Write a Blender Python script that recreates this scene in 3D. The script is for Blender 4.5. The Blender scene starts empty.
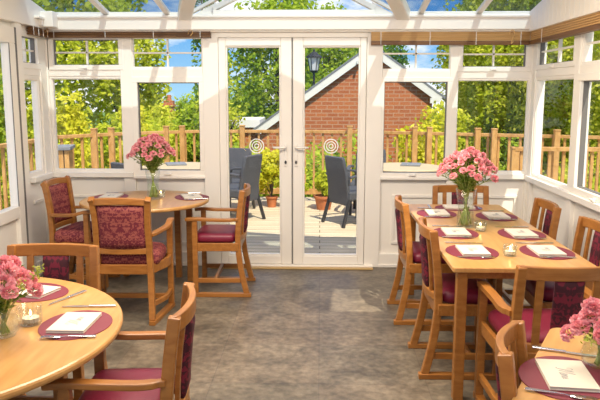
import bpy, math, random
import numpy as np
from mathutils import Vector, Matrix
random.seed(7)
S = bpy.context.scene
COL = S.collection
PI = math.pi
D, XL, XR = 6.31, -2.525, 1.911          # back wall, left wall, right wall (metres)

# ------------------------------------------------------------------ materials
def newmat(name):
    m = bpy.data.materials.new(name); m.use_nodes = True
    nt = m.node_tree
    return m, nt, nt.nodes['Principled BSDF'], nt.nodes['Material Output']
def rgb(c): return (c[0], c[1], c[2], 1.0)
def plain(name, c, rough=.5, metal=0., spec=.5, bump=0., bscale=60., var=0.):
    m, nt, b, o = newmat(name)
    b.inputs['Base Color'].default_value = rgb(c); b.inputs['Roughness'].default_value = rough
    b.inputs['Metallic'].default_value = metal; b.inputs['Specular IOR Level'].default_value = spec
    tc = nt.nodes.new('ShaderNodeTexCoord'); n = nt.nodes.new('ShaderNodeTexNoise')
    n.inputs['Scale'].default_value = bscale; n.inputs['Detail'].default_value = 3
    nt.links.new(tc.outputs['Object'], n.inputs['Vector'])
    if bump:
        bp = nt.nodes.new('ShaderNodeBump'); bp.inputs['Strength'].default_value = bump; bp.inputs['Distance'].default_value = .01
        nt.links.new(n.outputs['Fac'], bp.inputs['Height']); nt.links.new(bp.outputs['Normal'], b.inputs['Normal'])
    if var:
        r = nt.nodes.new('ShaderNodeValToRGB')
        r.color_ramp.elements[0].position = .3; r.color_ramp.elements[1].position = .7
        r.color_ramp.elements[0].color = rgb([x*(1-var) for x in c]); r.color_ramp.elements[1].color = rgb([min(1, x*(1+var)) for x in c])
        nt.links.new(n.outputs['Fac'], r.inputs['Fac']); nt.links.new(r.outputs['Color'], b.inputs['Base Color'])
    return m
def wood(name, c1, c2, scale=(3, 3, 30), rough=.35, axis=None):
    m, nt, b, o = newmat(name)
    tc = nt.nodes.new('ShaderNodeTexCoord'); mp = nt.nodes.new('ShaderNodeMapping')
    mp.inputs['Scale'].default_value = scale
    n = nt.nodes.new('ShaderNodeTexNoise'); n.inputs['Scale'].default_value = 1.6; n.inputs['Detail'].default_value = 5; n.inputs['Distortion'].default_value = .6
    r = nt.nodes.new('ShaderNodeValToRGB'); r.color_ramp.elements[0].position = .3; r.color_ramp.elements[1].position = .72
    r.color_ramp.elements[0].color = rgb(c1); r.color_ramp.elements[1].color = rgb(c2)
    L = nt.links.new
    L(tc.outputs['Object'], mp.inputs['Vector']); L(mp.outputs['Vector'], n.inputs['Vector']); L(n.outputs['Fac'], r.inputs['Fac']); L(r.outputs['Color'], b.inputs['Base Color'])
    b.inputs['Roughness'].default_value = rough
    return m
def damask(name, c1, c2, cell=.05, scale=38, rough=.75, thr=.5):
    m, nt, b, o = newmat(name); L = nt.links.new
    tc = nt.nodes.new('ShaderNodeTexCoord'); sp = nt.nodes.new('ShaderNodeSeparateXYZ'); L(tc.outputs['Object'], sp.inputs[0])
    pg = nt.nodes.new('ShaderNodeMath'); pg.operation = 'PINGPONG'; pg.inputs[1].default_value = cell; L(sp.outputs['X'], pg.inputs[0])
    cb = nt.nodes.new('ShaderNodeCombineXYZ'); L(pg.outputs[0], cb.inputs[0]); L(sp.outputs['Y'], cb.inputs[1]); L(sp.outputs['Z'], cb.inputs[2])
    n = nt.nodes.new('ShaderNodeTexNoise'); n.inputs['Scale'].default_value = scale; n.inputs['Detail'].default_value = 1.5; n.inputs['Distortion'].default_value = 1.2
    L(cb.outputs[0], n.inputs['Vector'])
    r = nt.nodes.new('ShaderNodeValToRGB'); r.color_ramp.elements[0].position = thr-.025; r.color_ramp.elements[1].position = thr+.025
    r.color_ramp.elements[0].color = rgb(c1); r.color_ramp.elements[1].color = rgb(c2)
    L(n.outputs['Fac'], r.inputs['Fac']); L(r.outputs['Color'], b.inputs['Base Color'])
    b.inputs['Roughness'].default_value = rough
    return m
def glass(name, tint=(1, 1, 1), gloss=.06, rough=0.0):
    m, nt, b, o = newmat(name); nt.nodes.remove(b); L = nt.links.new
    t = nt.nodes.new('ShaderNodeBsdfTransparent'); t.inputs[0].default_value = rgb(tint)
    g = nt.nodes.new('ShaderNodeBsdfGlossy'); g.inputs['Roughness'].default_value = rough
    lw = nt.nodes.new('ShaderNodeLayerWeight'); lw.inputs['Blend'].default_value = gloss
    mx = nt.nodes.new('ShaderNodeMixShader')
    pw = nt.nodes.new('ShaderNodeMath'); pw.operation = 'POWER'; pw.inputs[1].default_value = 4.; lw.inputs['Blend'].default_value = .5
    ma = nt.nodes.new('ShaderNodeMath'); ma.operation = 'MULTIPLY_ADD'; ma.inputs[1].default_value = gloss*3.5; ma.inputs[2].default_value = gloss*.35
    L(lw.outputs['Facing'], pw.inputs[0]); L(pw.outputs[0], ma.inputs[0]); L(ma.outputs[0], mx.inputs[0]); L(t.outputs[0], mx.inputs[1]); L(g.outputs[0], mx.inputs[2]); L(mx.outputs[0], o.inputs['Surface'])
    return m
def leafmat(name, c1, c2, c3, trans=.35, nscale=1.3):
    m, nt, b, o = newmat(name); L = nt.links.new; nt.nodes.remove(b)
    geo = nt.nodes.new('ShaderNodeNewGeometry'); tc = nt.nodes.new('ShaderNodeTexCoord')
    n = nt.nodes.new('ShaderNodeTexNoise'); n.inputs['Scale'].default_value = nscale; n.inputs['Detail'].default_value = 3
    L(tc.outputs['Object'], n.inputs['Vector'])
    mx = nt.nodes.new('ShaderNodeMath'); mx.operation = 'MULTIPLY_ADD'; mx.inputs[1].default_value = .45
    L(geo.outputs['Random Per Island'], mx.inputs[0])
    sc = nt.nodes.new('ShaderNodeMath'); sc.operation = 'MULTIPLY_ADD'; sc.inputs[1].default_value = 1.5; sc.inputs[2].default_value = -.48
    L(n.outputs['Fac'], sc.inputs[0]); L(sc.outputs[0], mx.inputs[2])
    r = nt.nodes.new('ShaderNodeValToRGB'); e = r.color_ramp.elements
    e[0].position = .1; e[0].color = rgb(c1); e[1].position = .95; e[1].color = rgb(c3)
    k = e.new(.5); k.color = rgb(c2)
    L(mx.outputs[0], r.inputs['Fac'])
    df = nt.nodes.new('ShaderNodeBsdfDiffuse'); tl = nt.nodes.new('ShaderNodeBsdfTranslucent'); mix = nt.nodes.new('ShaderNodeMixShader')
    mix.inputs[0].default_value = trans
    L(r.outputs['Color'], df.inputs['Color']); L(r.outputs['Color'], tl.inputs['Color'])
    L(df.outputs[0], mix.inputs[1]); L(tl.outputs[0], mix.inputs[2]); L(mix.outputs[0], o.inputs['Surface'])
    return m
def emit(name, c, s):
    m, nt, b, o = newmat(name); b.inputs['Emission Color'].default_value = rgb(c); b.inputs['Emission Strength'].default_value = s
    b.inputs['Base Color'].default_value = rgb(c); return m

M = {}
M['upvc'] = plain('white_upvc', (.86, .81, .73), .35, bump=.02, bscale=12)
M['panel'] = plain('white_panel', (.88, .83, .75), .5, bump=.02, bscale=8)
M['gasket'] = plain('grey_gasket', (.16, .15, .14), .6)
M['wood'] = wood('beech_wood', (.27, .098, .017), (.39, .162, .036), (6, 6, 22))
M['woodx'] = wood('beech_wood_lengthwise', (.27, .098, .017), (.39, .162, .036), (4, 24, 24))
M['woody'] = wood('beech_wood_depthwise', (.27, .098, .017), (.39, .162, .036), (24, 4, 24))
M['top'] = wood('beech_tabletop', (.48, .235, .070), (.60, .33, .112), (18, 2.2, 6), .28)
M['blind'] = wood('bamboo_blind', (.50, .27, .085), (.68, .41, .16), (1.5, 30, 90), .5)
M['blinddark'] = wood('dark_bamboo', (.11, .045, .012), (.20, .085, .022), (1.5, 30, 90), .5)
M['fence'] = wood('fence_timber', (.46, .23, .06), (.66, .385, .135), (10, 10, 5), .7)
M['fab'] = damask('red_damask', (.13, .009, .020), (.29, .072, .055), .045, 46)
M['fabdark'] = damask('dark_maroon_damask', (.16, .006, .022), (.045, .002, .008), .045, 30)
M['seat'] = plain('maroon_vinyl', (.17, .009, .030), .42, bump=.08, bscale=25)
M['mat'] = plain('maroon_placemat', (.185, .021, .038), .6, bump=.1, bscale=250)
M['card'] = plain('cream_card', (.68, .615, .50), .6, bump=.03, bscale=80)
M['ink'] = plain('grey_ink', (.22, .22, .23), .6)
M['steel'] = plain('polished_steel', (.72, .72, .74), .16, 1.0)
M['pewter'] = plain('bright_handle_metal', (.75, .74, .72), .3, .8)
M['pane'] = glass('window_glass', (.985, .99, .985), .035)
M['roofpane'] = glass('tinted_roof_glass', (.66, .73, .78), .03)  # bluish glass, tint deepened to weaken sun coming through the roof
M['vase'] = glass('vase_glass', (.965, .985, .975), .13)
M['water'] = glass('vase_water', (.96, .98, .95), .05)
M['wax'] = plain('candle_wax', (.9, .82, .66), .4)
M['flame'] = emit('candle_flame', (1., .60, .20), 22.)
M['petal'] = None
M['stem'] = plain('flower_stem', (.34, .40, .09), .5, var=.3, bscale=20)
M['petal'] = leafmat('pink_petals', (.74, .21, .26), (.90, .43, .46), (.96, .66, .64), .25, 25)
M['fleaf'] = leafmat('bouquet_leaf', (.05, .11, .015), (.13, .22, .035), (.30, .40, .08), .3, 20)
M['sprig'] = leafmat('yellow_green_sprig', (.25, .33, .05), (.45, .50, .10), (.62, .62, .2), .3, 20)
M['ltree'] = leafmat('light_leaves', (.24, .34, .018), (.58, .62, .045), (.88, .82, .13), .45, 1.1)
M['mtree'] = leafmat('mid_leaves', (.14, .25, .018), (.38, .50, .04), (.70, .72, .10), .45, 1.0)
M['dtree'] = leafmat('dark_leaves', (.06, .14, .016), (.18, .32, .035), (.46, .56, .08), .4, .9)
M['ytree'] = leafmat('yellow_leaves', (.40, .44, .018), (.76, .72, .05), (.92, .84, .14), .45, 1.4)
M['bark'] = plain('bark', (.10, .07, .045), .9, bump=.5, bscale=15, var=.3)
M['wicker'] = plain('grey_wicker', (.085, .09, .105), .6, bump=.8, bscale=160, var=.35)
M['alum'] = plain('dark_metal', (.06, .06, .065), .4, .5)
M['terra'] = plain('terracotta', (.50, .17, .065), .8, var=.2, bscale=9)
M['soil'] = plain('soil', (.05, .03, .02), .95)
M['otop'] = plain('pale_tabletop', (.60, .47, .28), .5, var=.06)
M['slate'] = plain('grey_slate', (.22, .23, .25), .7, var=.2, bscale=10)
M['white'] = plain('white_paint', (.84, .82, .78), .5)
M['black'] = plain('black_iron', (.02, .02, .022), .5)
M['lampg'] = plain('lantern_frosted_glass', (.75, .78, .78), .3)
M['yellowpipe'] = plain('yellow_pipe', (.62, .45, .12), .5)
M['decal'] = plain('white_vinyl_decal', (.88, .88, .86), .6)
M['brass'] = plain('tan_threshold', (.50, .33, .13), .5)
def brick(name, scale, c1, c2, mo):
    m, nt, b, o = newmat(name); L = nt.links.new
    tc = nt.nodes.new('ShaderNodeTexCoord'); sp = nt.nodes.new('ShaderNodeSeparateXYZ'); cb = nt.nodes.new('ShaderNodeCombineXYZ')
    ad = nt.nodes.new('ShaderNodeMath'); L(tc.outputs['Object'], sp.inputs[0]); L(sp.outputs['X'], ad.inputs[0]); L(sp.outputs['Y'], ad.inputs[1])
    L(ad.outputs[0], cb.inputs[0]); L(sp.outputs['Z'], cb.inputs[1])
    t = nt.nodes.new('ShaderNodeTexBrick'); t.inputs['Scale'].default_value = scale
    t.inputs['Color1'].default_value = rgb(c1); t.inputs['Color2'].default_value = rgb(c2); t.inputs['Mortar'].default_value = rgb(mo)
    t.inputs['Brick Width'].default_value = .29; t.inputs['Row Height'].default_value = .10; t.inputs['Mortar Size'].default_value = .014
    L(cb.outputs[0], t.inputs['Vector']); L(t.outputs['Color'], b.inputs['Base Color']); b.inputs['Roughness'].default_value = .9
    return m
M['brick'] = brick('red_brick', 1.0, (.54, .165, .05), (.42, .115, .038), (.50, .27, .16))
def planks(name):
    m, nt, b, o = newmat(name); L = nt.links.new
    tc = nt.nodes.new('ShaderNodeTexCoord'); t = nt.nodes.new('ShaderNodeTexBrick'); t.inputs['Scale'].default_value = 1.
    t.inputs['Color1'].default_value = rgb((.74, .62, .43)); t.inputs['Color2'].default_value = rgb((.66, .54, .36)); t.inputs['Mortar'].default_value = rgb((.22, .16, .09))
    t.inputs['Brick Width'].default_value = 40.; t.inputs['Row Height'].default_value = .145; t.inputs['Mortar Size'].default_value = .006
    n = nt.nodes.new('ShaderNodeTexNoise'); mp = nt.nodes.new('ShaderNodeMapping'); mp.inputs['Scale'].default_value = (1.2, 9, 1)
    n.inputs['Scale'].default_value = 1.5; n.inputs['Detail'].default_value = 5
    mx = nt.nodes.new('ShaderNodeMix'); mx.data_type = 'RGBA'; mx.blend_type = 'MULTIPLY'; mx.inputs[0].default_value = .5
    r = nt.nodes.new('ShaderNodeValToRGB'); r.color_ramp.elements[0].color = (.6, .55, .5, 1); r.color_ramp.elements[0].position = .35; r.color_ramp.elements[1].position = .65
    L(tc.outputs['Object'], t.inputs['Vector']); L(tc.outputs['Object'], mp.inputs[0]); L(mp.outputs[0], n.inputs['Vector']); L(n.outputs['Fac'], r.inputs[0])
    L(t.outputs['Color'], mx.inputs[6]); L(r.outputs['Color'], mx.inputs[7]); L(mx.outputs[2], b.inputs['Base Color']); b.inputs['Roughness'].default_value = .75
    return m
M['deck'] = planks('deck_boards')
def vinyl(name):
    m, nt, b, o = newmat(name); L = nt.links.new
    tc = nt.nodes.new('ShaderNodeTexCoord'); t = nt.nodes.new('ShaderNodeTexBrick'); t.offset = 0.; t.inputs['Scale'].default_value = 1.
    t.inputs['Color1'].default_value = rgb((.165, .132, .097)); t.inputs['Color2'].default_value = rgb((.140, .121, .092)); t.inputs['Mortar'].default_value = rgb((.12, .10, .08))
    t.inputs['Brick Width'].default_value = .61; t.inputs['Row Height'].default_value = .61; t.inputs['Mortar Size'].default_value = .003
    n = nt.nodes.new('ShaderNodeTexNoise'); n.inputs['Scale'].default_value = 3.2; n.inputs['Detail'].default_value = 8; n.inputs['Roughness'].default_value = .68; n.inputs['Distortion'].default_value = .5
    n2 = nt.nodes.new('ShaderNodeTexNoise'); n2.inputs['Scale'].default_value = 22; n2.inputs['Detail'].default_value = 4
    r = nt.nodes.new('ShaderNodeValToRGB'); e = r.color_ramp.elements; e[0].position = .36; e[0].color = (.58, .56, .53, 1); e[1].position = .66; e[1].color = (1.42, 1.38, 1.3, 1)
    r2 = nt.nodes.new('ShaderNodeValToRGB'); e = r2.color_ramp.elements; e[0].position = .35; e[0].color = (.75, .75, .75, 1); e[1].position = .65; e[1].color = (1.2, 1.2, 1.2, 1)
    def mul(a, bb):
        x = nt.nodes.new('ShaderNodeMix'); x.data_type = 'RGBA'; x.blend_type = 'MULTIPLY'; x.inputs[0].default_value = 1.; L(a, x.inputs[6]); L(bb, x.inputs[7]); return x.outputs[2]
    for q in (t, n, n2): L(tc.outputs['Object'], q.inputs['Vector'])
    L(n.outputs['Fac'], r.inputs[0]); L(n2.outputs['Fac'], r2.inputs[0])
    L(mul(mul(t.outputs['Color'], r.outputs['Color']), r2.outputs['Color']), b.inputs['Base Color'])
    b.inputs['Roughness'].default_value = .42; b.inputs['Specular IOR Level'].default_value = .4
    return m
M['vinyl'] = vinyl('grey_brown_vinyl_tiles')
M['grass'] = plain('lawn', (.11, .20, .03), .95, var=.5, bscale=5)

# ------------------------------------------------------------------ mesh builder
class MB:
    def __init__(s): s.v = []; s.f = []
    def add(s, vs, fs):
        o = len(s.v); s.v += [tuple(v) for v in vs]; s.f += [tuple(i+o for i in f) for f in fs]; return s
    BF = [(0,3,2,1),(4,5,6,7),(0,1,5,4),(1,2,6,5),(2,3,7,6),(3,0,4,7)]
    def box(s, x0, x1, y0, y1, z0, z1):
        if x1 < x0: x0, x1 = x1, x0
        if y1 < y0: y0, y1 = y1, y0
        return s.add([(x0,y0,z0),(x1,y0,z0),(x1,y1,z0),(x0,y1,z0),(x0,y0,z1),(x1,y0,z1),(x1,y1,z1),(x0,y1,z1)], MB.BF)
    def sweep(s, path, w, h, side=(1, 0, 0)):
        """rectangular section: w along side, h along the other normal"""
        P = [Vector(p) for p in path]; n = len(P); sd0 = Vector(side).normalized(); vs = []; fs = []
        for i, p in enumerate(P):
            t = (P[min(i+1, n-1)]-P[max(i-1, 0)]).normalized()
            sd = (sd0-t*sd0.dot(t)).normalized(); nn = t.cross(sd)
            ww = w[i] if isinstance(w, (list, tuple)) else w; hh = h[i] if isinstance(h, (list, tuple)) else h
            for a, b in ((-1,-1),(1,-1),(1,1),(-1,1)): vs.append(p+sd*(a*ww/2)+nn*(b*hh/2))
        for i in range(n-1):
            for k in range(4): fs.append((i*4+k, i*4+(k+1)%4, i*4+4+(k+1)%4, i*4+4+k))
        fs.append((3,2,1,0)); e = (n-1)*4; fs.append((e,e+1,e+2,e+3))
        return s.add(vs, fs)
    def tube(s, path, r, n=6, flat=1.):
        P = [Vector(p) for p in path]; m = len(P); vs = []; fs = []
        ref = Vector((0, 0, 1))
        t0 = (P[1]-P[0]).normalized()
        if abs(t0.z) > .9: ref = Vector((1, 0, 0))
        for i, p in enumerate(P):
            t = (P[min(i+1, m-1)]-P[max(i-1, 0)]).normalized(); a = t.cross(ref)
            if a.length < 1e-5: a = t.orthogonal()
            a.normalize(); b = a.cross(t); rr = r[i] if isinstance(r, (list, tuple)) else r
            for k in range(n):
                q = 2*PI*k/n; vs.append(p+a*(rr*math.cos(q))+b*(rr*flat*math.sin(q)))
        for i in range(m-1):
            for k in range(n): fs.append((i*n+k, i*n+(k+1)%n, (i+1)*n+(k+1)%n, (i+1)*n+k))
        fs.append(tuple(range(n-1, -1, -1))); fs.append(tuple((m-1)*n+k for k in range(n)))
        return s.add(vs, fs)
    def lathe(s, prof, n=32, sx=1., sy=1., c=(0, 0, 0)):
        vs = []; fs = []; m = len(prof)
        for r, z in prof:
            for k in range(n):
                q = 2*PI*k/n; vs.append((c[0]+r*sx*math.cos(q), c[1]+r*sy*math.sin(q), c[2]+z))
        for i in range(m-1):
            for k in range(n): fs.append((i*n+k, i*n+(k+1)%n, (i+1)*n+(k+1)%n, (i+1)*n+k))
        if prof[0][0] > 1e-4: fs.append(tuple(range(n-1, -1, -1)))
        if prof[-1][0] > 1e-4: fs.append(tuple((m-1)*n+k for k in range(n)))
        return s.add(vs, fs)
    def prism(s, poly, axis, a0, a1):
        """poly in the two other axes; extruded along axis"""
        n = len(poly)
        def mk(p, a): return {0: (a, p[0], p[1]), 1: (p[0], a, p[1]), 2: (p[0], p[1], a)}[axis]
        vs = [mk(p, a0) for p in poly]+[mk(p, a1) for p in poly]
        fs = [tuple(range(n-1, -1, -1)), tuple(range(n, 2*n))]+[(k, (k+1) % n, n+(k+1) % n, n+k) for k in range(n)]
        return s.add(vs, fs)
    def superell(s, c, r, e1=.35, e2=.3, nu=28, nv=14):
        def pw(x, e): return math.copysign(abs(x)**e, x)
        vs = []; fs = []
        for j in range(nv+1):
            ph = -PI/2+PI*j/nv
            for i in range(nu):
                th = 2*PI*i/nu
                vs.append((c[0]+r[0]*pw(math.cos(ph), e1)*pw(math.cos(th), e2), c[1]+r[1]*pw(math.cos(ph), e1)*pw(math.sin(th), e2), c[2]+r[2]*pw(math.sin(ph), e1*2.2)))
        for j in range(nv):
            for i in range(nu): fs.append((j*nu+i, j*nu+(i+1) % nu, (j+1)*nu+(i+1) % nu, (j+1)*nu+i))
        return s.add(vs, fs)
    def build(s, name, mat, parent=None, bevel=0., smooth=False, fix=True):
        me = bpy.data.meshes.new(name); me.from_pydata(s.v, [], s.f); me.materials.append(mat)
        if fix:
            import bmesh
            bm = bmesh.new(); bm.from_mesh(me); bmesh.ops.recalc_face_normals(bm, faces=bm.faces); bm.to_mesh(me); bm.free()
        if smooth: me.polygons.foreach_set('use_smooth', [True]*len(me.polygons))
        me.update()
        o = bpy.data.objects.new(name, me); COL.objects.link(o); o.parent = parent
        if bevel:
            b = o.modifiers.new('bevel', 'BEVEL'); b.width = bevel; b.segments = 2; b.limit_method = 'ANGLE'
        return o
def tag(o, label, cat, group=None):
    o['label'] = label; o['category'] = cat
    if group: o['group'] = group
    return o
def thing(name, label, cat, loc=(0, 0, 0), rz=0., group=None):
    o = bpy.data.objects.new(name, None); COL.objects.link(o); o.empty_display_size = .1
    o.location = loc; o.rotation_euler = (0, 0, rz)
    return tag(o, label, cat, group)
def struct_root(name, loc=(0, 0, 0), rz=0.):
    o = bpy.data.objects.new(name, None); COL.objects.link(o); o.location = loc; o.rotation_euler = (0, 0, rz); o['kind'] = 'structure'; return o
def struct(o): o['kind'] = 'structure'; return o
def copy_tree(o, parent=None):
    c = o.copy(); COL.objects.link(c); c.parent = parent
    for ch in list(o.children): copy_tree(ch, c)
    return c
def catmull(pts, n=6):
    P = [Vector(p) for p in pts]; out = []
    for i in range(len(P)-1):
        a, b, c, d = P[max(i-1, 0)], P[i], P[i+1], P[min(i+2, len(P)-1)]
        for k in range(n):
            t = k/n; out.append(.5*((2*b)+(c-a)*t+(2*a-5*b+4*c-d)*t*t+(3*b-a-3*c+d)*t**3))
    out.append(P[-1]); return out

# ------------------------------------------------------------------ room shell
struct(MB().box(XL-.1, XR+.1, -2.2, D+.08, -.06, 0).build('floor', M['vinyl']))
WALLROT = {'back': (0, D, 0.), 'right': (XR, 0, -PI/2), 'left': (XL, 0, PI/2)}
# wall frames: local x runs along the wall, local y outwards, z up.  Side walls: right local x = -world y, left local x = world y
def wallroot(name, w): x, y, r = WALLROT[w]; return struct_root(name, (x, y, 0), r)
nwin = [0]
def window(w, a0, a1, z0, z1, fr=.045, muntin=False, sash=False, handle=False, out=.02):
    nwin[0] += 1
    r = wallroot('window_%d' % nwin[0], w)
    def ring(a0, a1, z0, z1, t, y0, y1):
        return MB().box(a0, a1, y0, y1, z0, z0+t).box(a0, a1, y0, y1, z1-t, z1).box(a0, a0+t, y0, y1, z0+t, z1-t).box(a1-t, a1, y0, y1, z0+t, z1-t)
    ring(a0, a1, z0, z1, fr, -.014 if sash else .0, .07).build('frame', M['upvc'], r, .004)
    g = fr-.004
    ring(a0+g, a1-g, z0+g, z1-g, .010, .012, .05).build('gasket', M['upvc'] if not sash else M['gasket'], r)
    MB().box(a0+g, a1-g, .034, .040, z0+g, z1-g).build('pane', M['pane'], r)
    if muntin:
        ac, zc = (a0+a1)/2, (z0+z1)/2
        MB().box(ac-.007, ac+.007, .022, .05, z0+fr, z1-fr).box(a0+fr, a1-fr, .022, .05, zc-.007, zc+.007).build('muntin', M['upvc'], r)
    if handle:
        hx = (a0+a1)/2
        MB().box(hx-.05, hx+.015, -.042, -.026, z0+.012, z0+.028).box(hx-.014, hx+.014, -.03, -.013, z0+.006, z0+.034).build('handle', M['upvc'], r, .004)
    return r
# back wall lower panelling, posts, transoms
wb = MB()
wb.box(XL-.08, -.93, D+.02, D+.08, 0, .86).box(.41, XR+.08, D+.02, D+.08, 0, .86)
for a, b in ((XL-.02, -2.50), (-1.835, -1.725), (1.168, 1.243), (1.885, XR+.02)): wb.box(a, b, D-.012, D+.08, .0, 2.18)
wb.box(-1.075, -.93, D-.02, D+.08, 0, 2.18).box(.417, .560, D-.02, D+.08, 0, 2.18)
wb.box(XL, -1.74, D-.035, D+.08, .845, .893).box(-1.74, -1.07, D-.035, D+.08, .835, .862).box(.555, 1.18, D-.035, D+.08, .835, .862).box(1.18, XR, D-.035, D+.08, .845, .893)
for a, b, z0, z1 in ((-2.5, -1.83, 1.775, 1.835), (-1.73, -1.07, 1.770, 1.845), (.555, 1.17, 1.765, 1.828), (1.24, 1.89, 1.758, 1.825)): wb.box(a, b, D-.006, D+.08, z0, z1)
wb.box(-.94, .43, D-.02, D+.08, 2.12, 2.18).box(XL, XR, D, D+.08, 2.12, 2.18)
struct(wb.build('wall_back', M['upvc'], None, .005))
# picture-frame mouldings and dado on the lower panels
mo = MB()
def mould(mb, a0, a1, z0, z1, y, t=.028):
    mb.box(a0, a1, y-.016, y, z1-t, z1).box(a0, a1, y-.016, y, z0, z0+t).box(a0, a0+t, y-.0159, y, z0+t, z1-t).box(a1-t, a1, y-.0159, y, z0+t, z1-t)
mould(mo, .67, 1.11, .22, .69, D+.02); mould(mo, 1.30, 1.83, .22, .69, D+.02)
mould(mo, -2.44, -1.87, .20, .675, D+.02); mould(mo, -1.69, -1.11, .20, .675, D+.02)
struct(mo.build('trim_1', M['upvc'], None, .004))
struct(MB().box(XL, -1.06, D-.012, D+.03, 0, .13).box(.545, XR, D-.012, D+.03, 0, .13).box(XL, -1.06, D-.022, D+.03, 0, .03).box(.545, XR, D-.022, D+.03, 0, .03).build('baseboard_back', M['upvc'], None, .004))
# windows of the back wall
window('back', -2.50, -1.805, .89, 1.778, .024)
window('back', -2.49, -1.80, 1.832, 2.15, .045, True, True, True)
window('back', -1.735, -1.062, .858, 1.772, .052, False, True, True)
window('back', -1.74, -1.06, 1.835, 2.14, .022, True)
window('back', .540, 1.19, .858, 1.768, .040, False, True, True)
window('back', .535, 1.19, 1.82, 2.14, .020, True)
window('back', 1.222, 1.905, .89, 1.765, .022)
window('back', 1.236, 1.885, 1.818, 2.13, .044, True, True, True)
# french doors
def leaf(n, x0, x1, gx0, gx1, hx, hdir, dcx):
    r = struct_root('door_%d' % n, (0, D, 0))
    z0, z1, gz0, gz1 = .028, 2.118, .108, 2.045
    m = MB().box(x0, gx0, -.03, .04, z0, z1).box(gx1, x1, -.03, .04, z0, z1).box(gx0, gx1, -.03, .04, z0, gz0).box(gx0, gx1, -.03, .04, gz1, z1)
    m.build('door_frame', M['upvc'], r, .006)
    g = MB().box(gx0, gx0+.014, -.02, .03, gz0, gz1).box(gx1-.014, gx1, -.02, .03, gz0, gz1).box(gx0, gx1, -.0199, .03, gz0, gz0+.014).box(gx0, gx1, -.0199, .03, gz1-.014, gz1)
    g.build('glazing_bead', M['upvc'], r, .004)
    MB().box(gx0, gx1, .002, .010, gz0, gz1).build('pane', M['pane'], r)
    h = MB().box(hx-.014, hx+.014, -.042, -.03, .955, 1.165).build('handle_plate', M['upvc'], r, .005)
    MB().tube([(hx, -.04, 1.133), (hx, -.082, 1.133), (hx+hdir*.02, -.088, 1.133), (hx+hdir*.115, -.085, 1.133)], .010, 8).build('lever', M['upvc'], h, smooth=True)
    MB().lathe([(.0, -.001), (.013, -.001), (.013, .006), (0, .006)], 16).build('lock_cylinder', M['alum'], h)
    lk = h.children[-1]; lk.rotation_euler = (PI/2, 0, 0); lk.location = (hx, -.042, .995); lk.scale = (.8, 1.25, 1)
    d = MB()
    for R, t in ((.064, .010), (.041, .009), (.019, .009)):
        n = 48; vs = []; fs = []
        for k in range(n):
            q = 2*PI*k/n
            for rr in (R-t/2, R+t/2): vs.append((dcx+rr*math.cos(q), .0005, 1.142+rr*math.sin(q)))
        fs = [(2*k, 2*k+1, 2*((k+1) % n)+1, 2*((k+1) % n)) for k in range(n)]
        d.add(vs, fs)
    d.build('safety_decal', M['decal'], r)
    return r
leaf(1, -.927, -.263, -.862, -.362, -.318, -1, -.588)
leaf(2, -.251, .413, -.158, .358, -.222, 1, .100)
struct(MB().box(-.264, -.250, D-.024, D+.03, .03, 2.118).build('trim_2', M['gasket']))
struct(MB().box(-1.0, .50, D-.07, D+.10, 0, .026).build('trim_3', M['upvc'], None, .004))
struct(MB().box(-1.02, .50, D-.125, D-.07, 0, .014).build('trim_4', M['brass'], None, .004))
# eaves boxes
struct(MB().box(XL, XR, D-.085, D+.1, 2.182, 2.30).box(XL, XR, D-.10, D+.1, 2.285, 2.312).box(XL, XR, D-.06, D+.02, 2.165, 2.185).build('trim_5', M['upvc'], None, .008))
SL = .18
def roofz(y): return 2.312+SL*(D-y)
eb = MB().prism([(D+.1, 2.165), (-2.2, 2.165), (-2.2, 2.72), (4.0, 2.72), (D+.1, roofz(D)+.0)], 0, XR-.075, XR+.1)
struct(eb.build('trim_6', M['panel'], None, .005))
gv = MB()
yy = D-.2
while yy > 2: gv.box(XR-.0765, XR-.07, yy-.003, yy+.003, 2.18, 2.312+(D-yy)*.176-.004); yy -= .095
struct(gv.build('trim_7', M['white']))
struct(MB().prism([(D+.1, 2.19), (-2.2, 2.19), (-2.2, 2.75), (4.0, 2.75), (D+.1, roofz(D)+.01)], 0, XL-.1, XL+.06).box(XL+.0, XL+.17, 6.10, 6.235, 2.20, 2.335).build('trim_8', M['upvc'], None, .006))
struct(MB().box(XL+.05, XL+.10, 5.97, 6.11, 2.262, 2.282).box(XL+.05, XL+.09, 6.06, 6.09, 2.21, 2.275).build('trim_9', M['upvc'], None, .004))
# glazed roof strip, rafters, valley rafters
GC, GW = -.245, .955                     # gable centre line and half width
YG = 5.72                                # glass ends here, boarded ceiling behind
def rz(x, y): return roofz(y)
gl = MB()
def pane4(mb, pts, t=.006): n = len(pts); mb.add([(p[0], p[1], p[2]) for p in pts]+[(p[0], p[1], p[2]+t) for p in pts], [tuple(range(n))[::-1], tuple(range(n, 2*n))]+[(k, (k+1) % n, n+(k+1) % n, n+k) for k in range(n)])
vd = .36*(D-YG)
pane4(gl, [(XL+.03, D+.05, roofz(D+.05)+.03), (GC-GW, D+.05, roofz(D+.05)+.03), (GC-GW+vd, YG, roofz(YG)+.03), (XL+.03, YG, roofz(YG)+.03)])
pane4(gl, [(GC+GW, D+.05, roofz(D+.05)+.03), (XR-.04, D+.05, roofz(D+.05)+.03), (XR-.04, YG, roofz(YG)+.03), (GC+GW-vd, YG, roofz(YG)+.03)])
apex = roofz(D)+.03+.5*GW
pane4(gl, [(GC-GW, D+.05, roofz(D)+.03), (GC, D+.05, apex), (GC, YG, apex), (GC-GW+vd, YG, roofz(YG)+.03)])
pane4(gl, [(GC+GW, D+.05, roofz(D)+.03), (GC+GW-vd, YG, roofz(YG)+.03), (GC, YG, apex), (GC, D+.05, apex)])
wr = struct_root('window_20'); gl.build('pane', M['roofpane'], wr)
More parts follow.
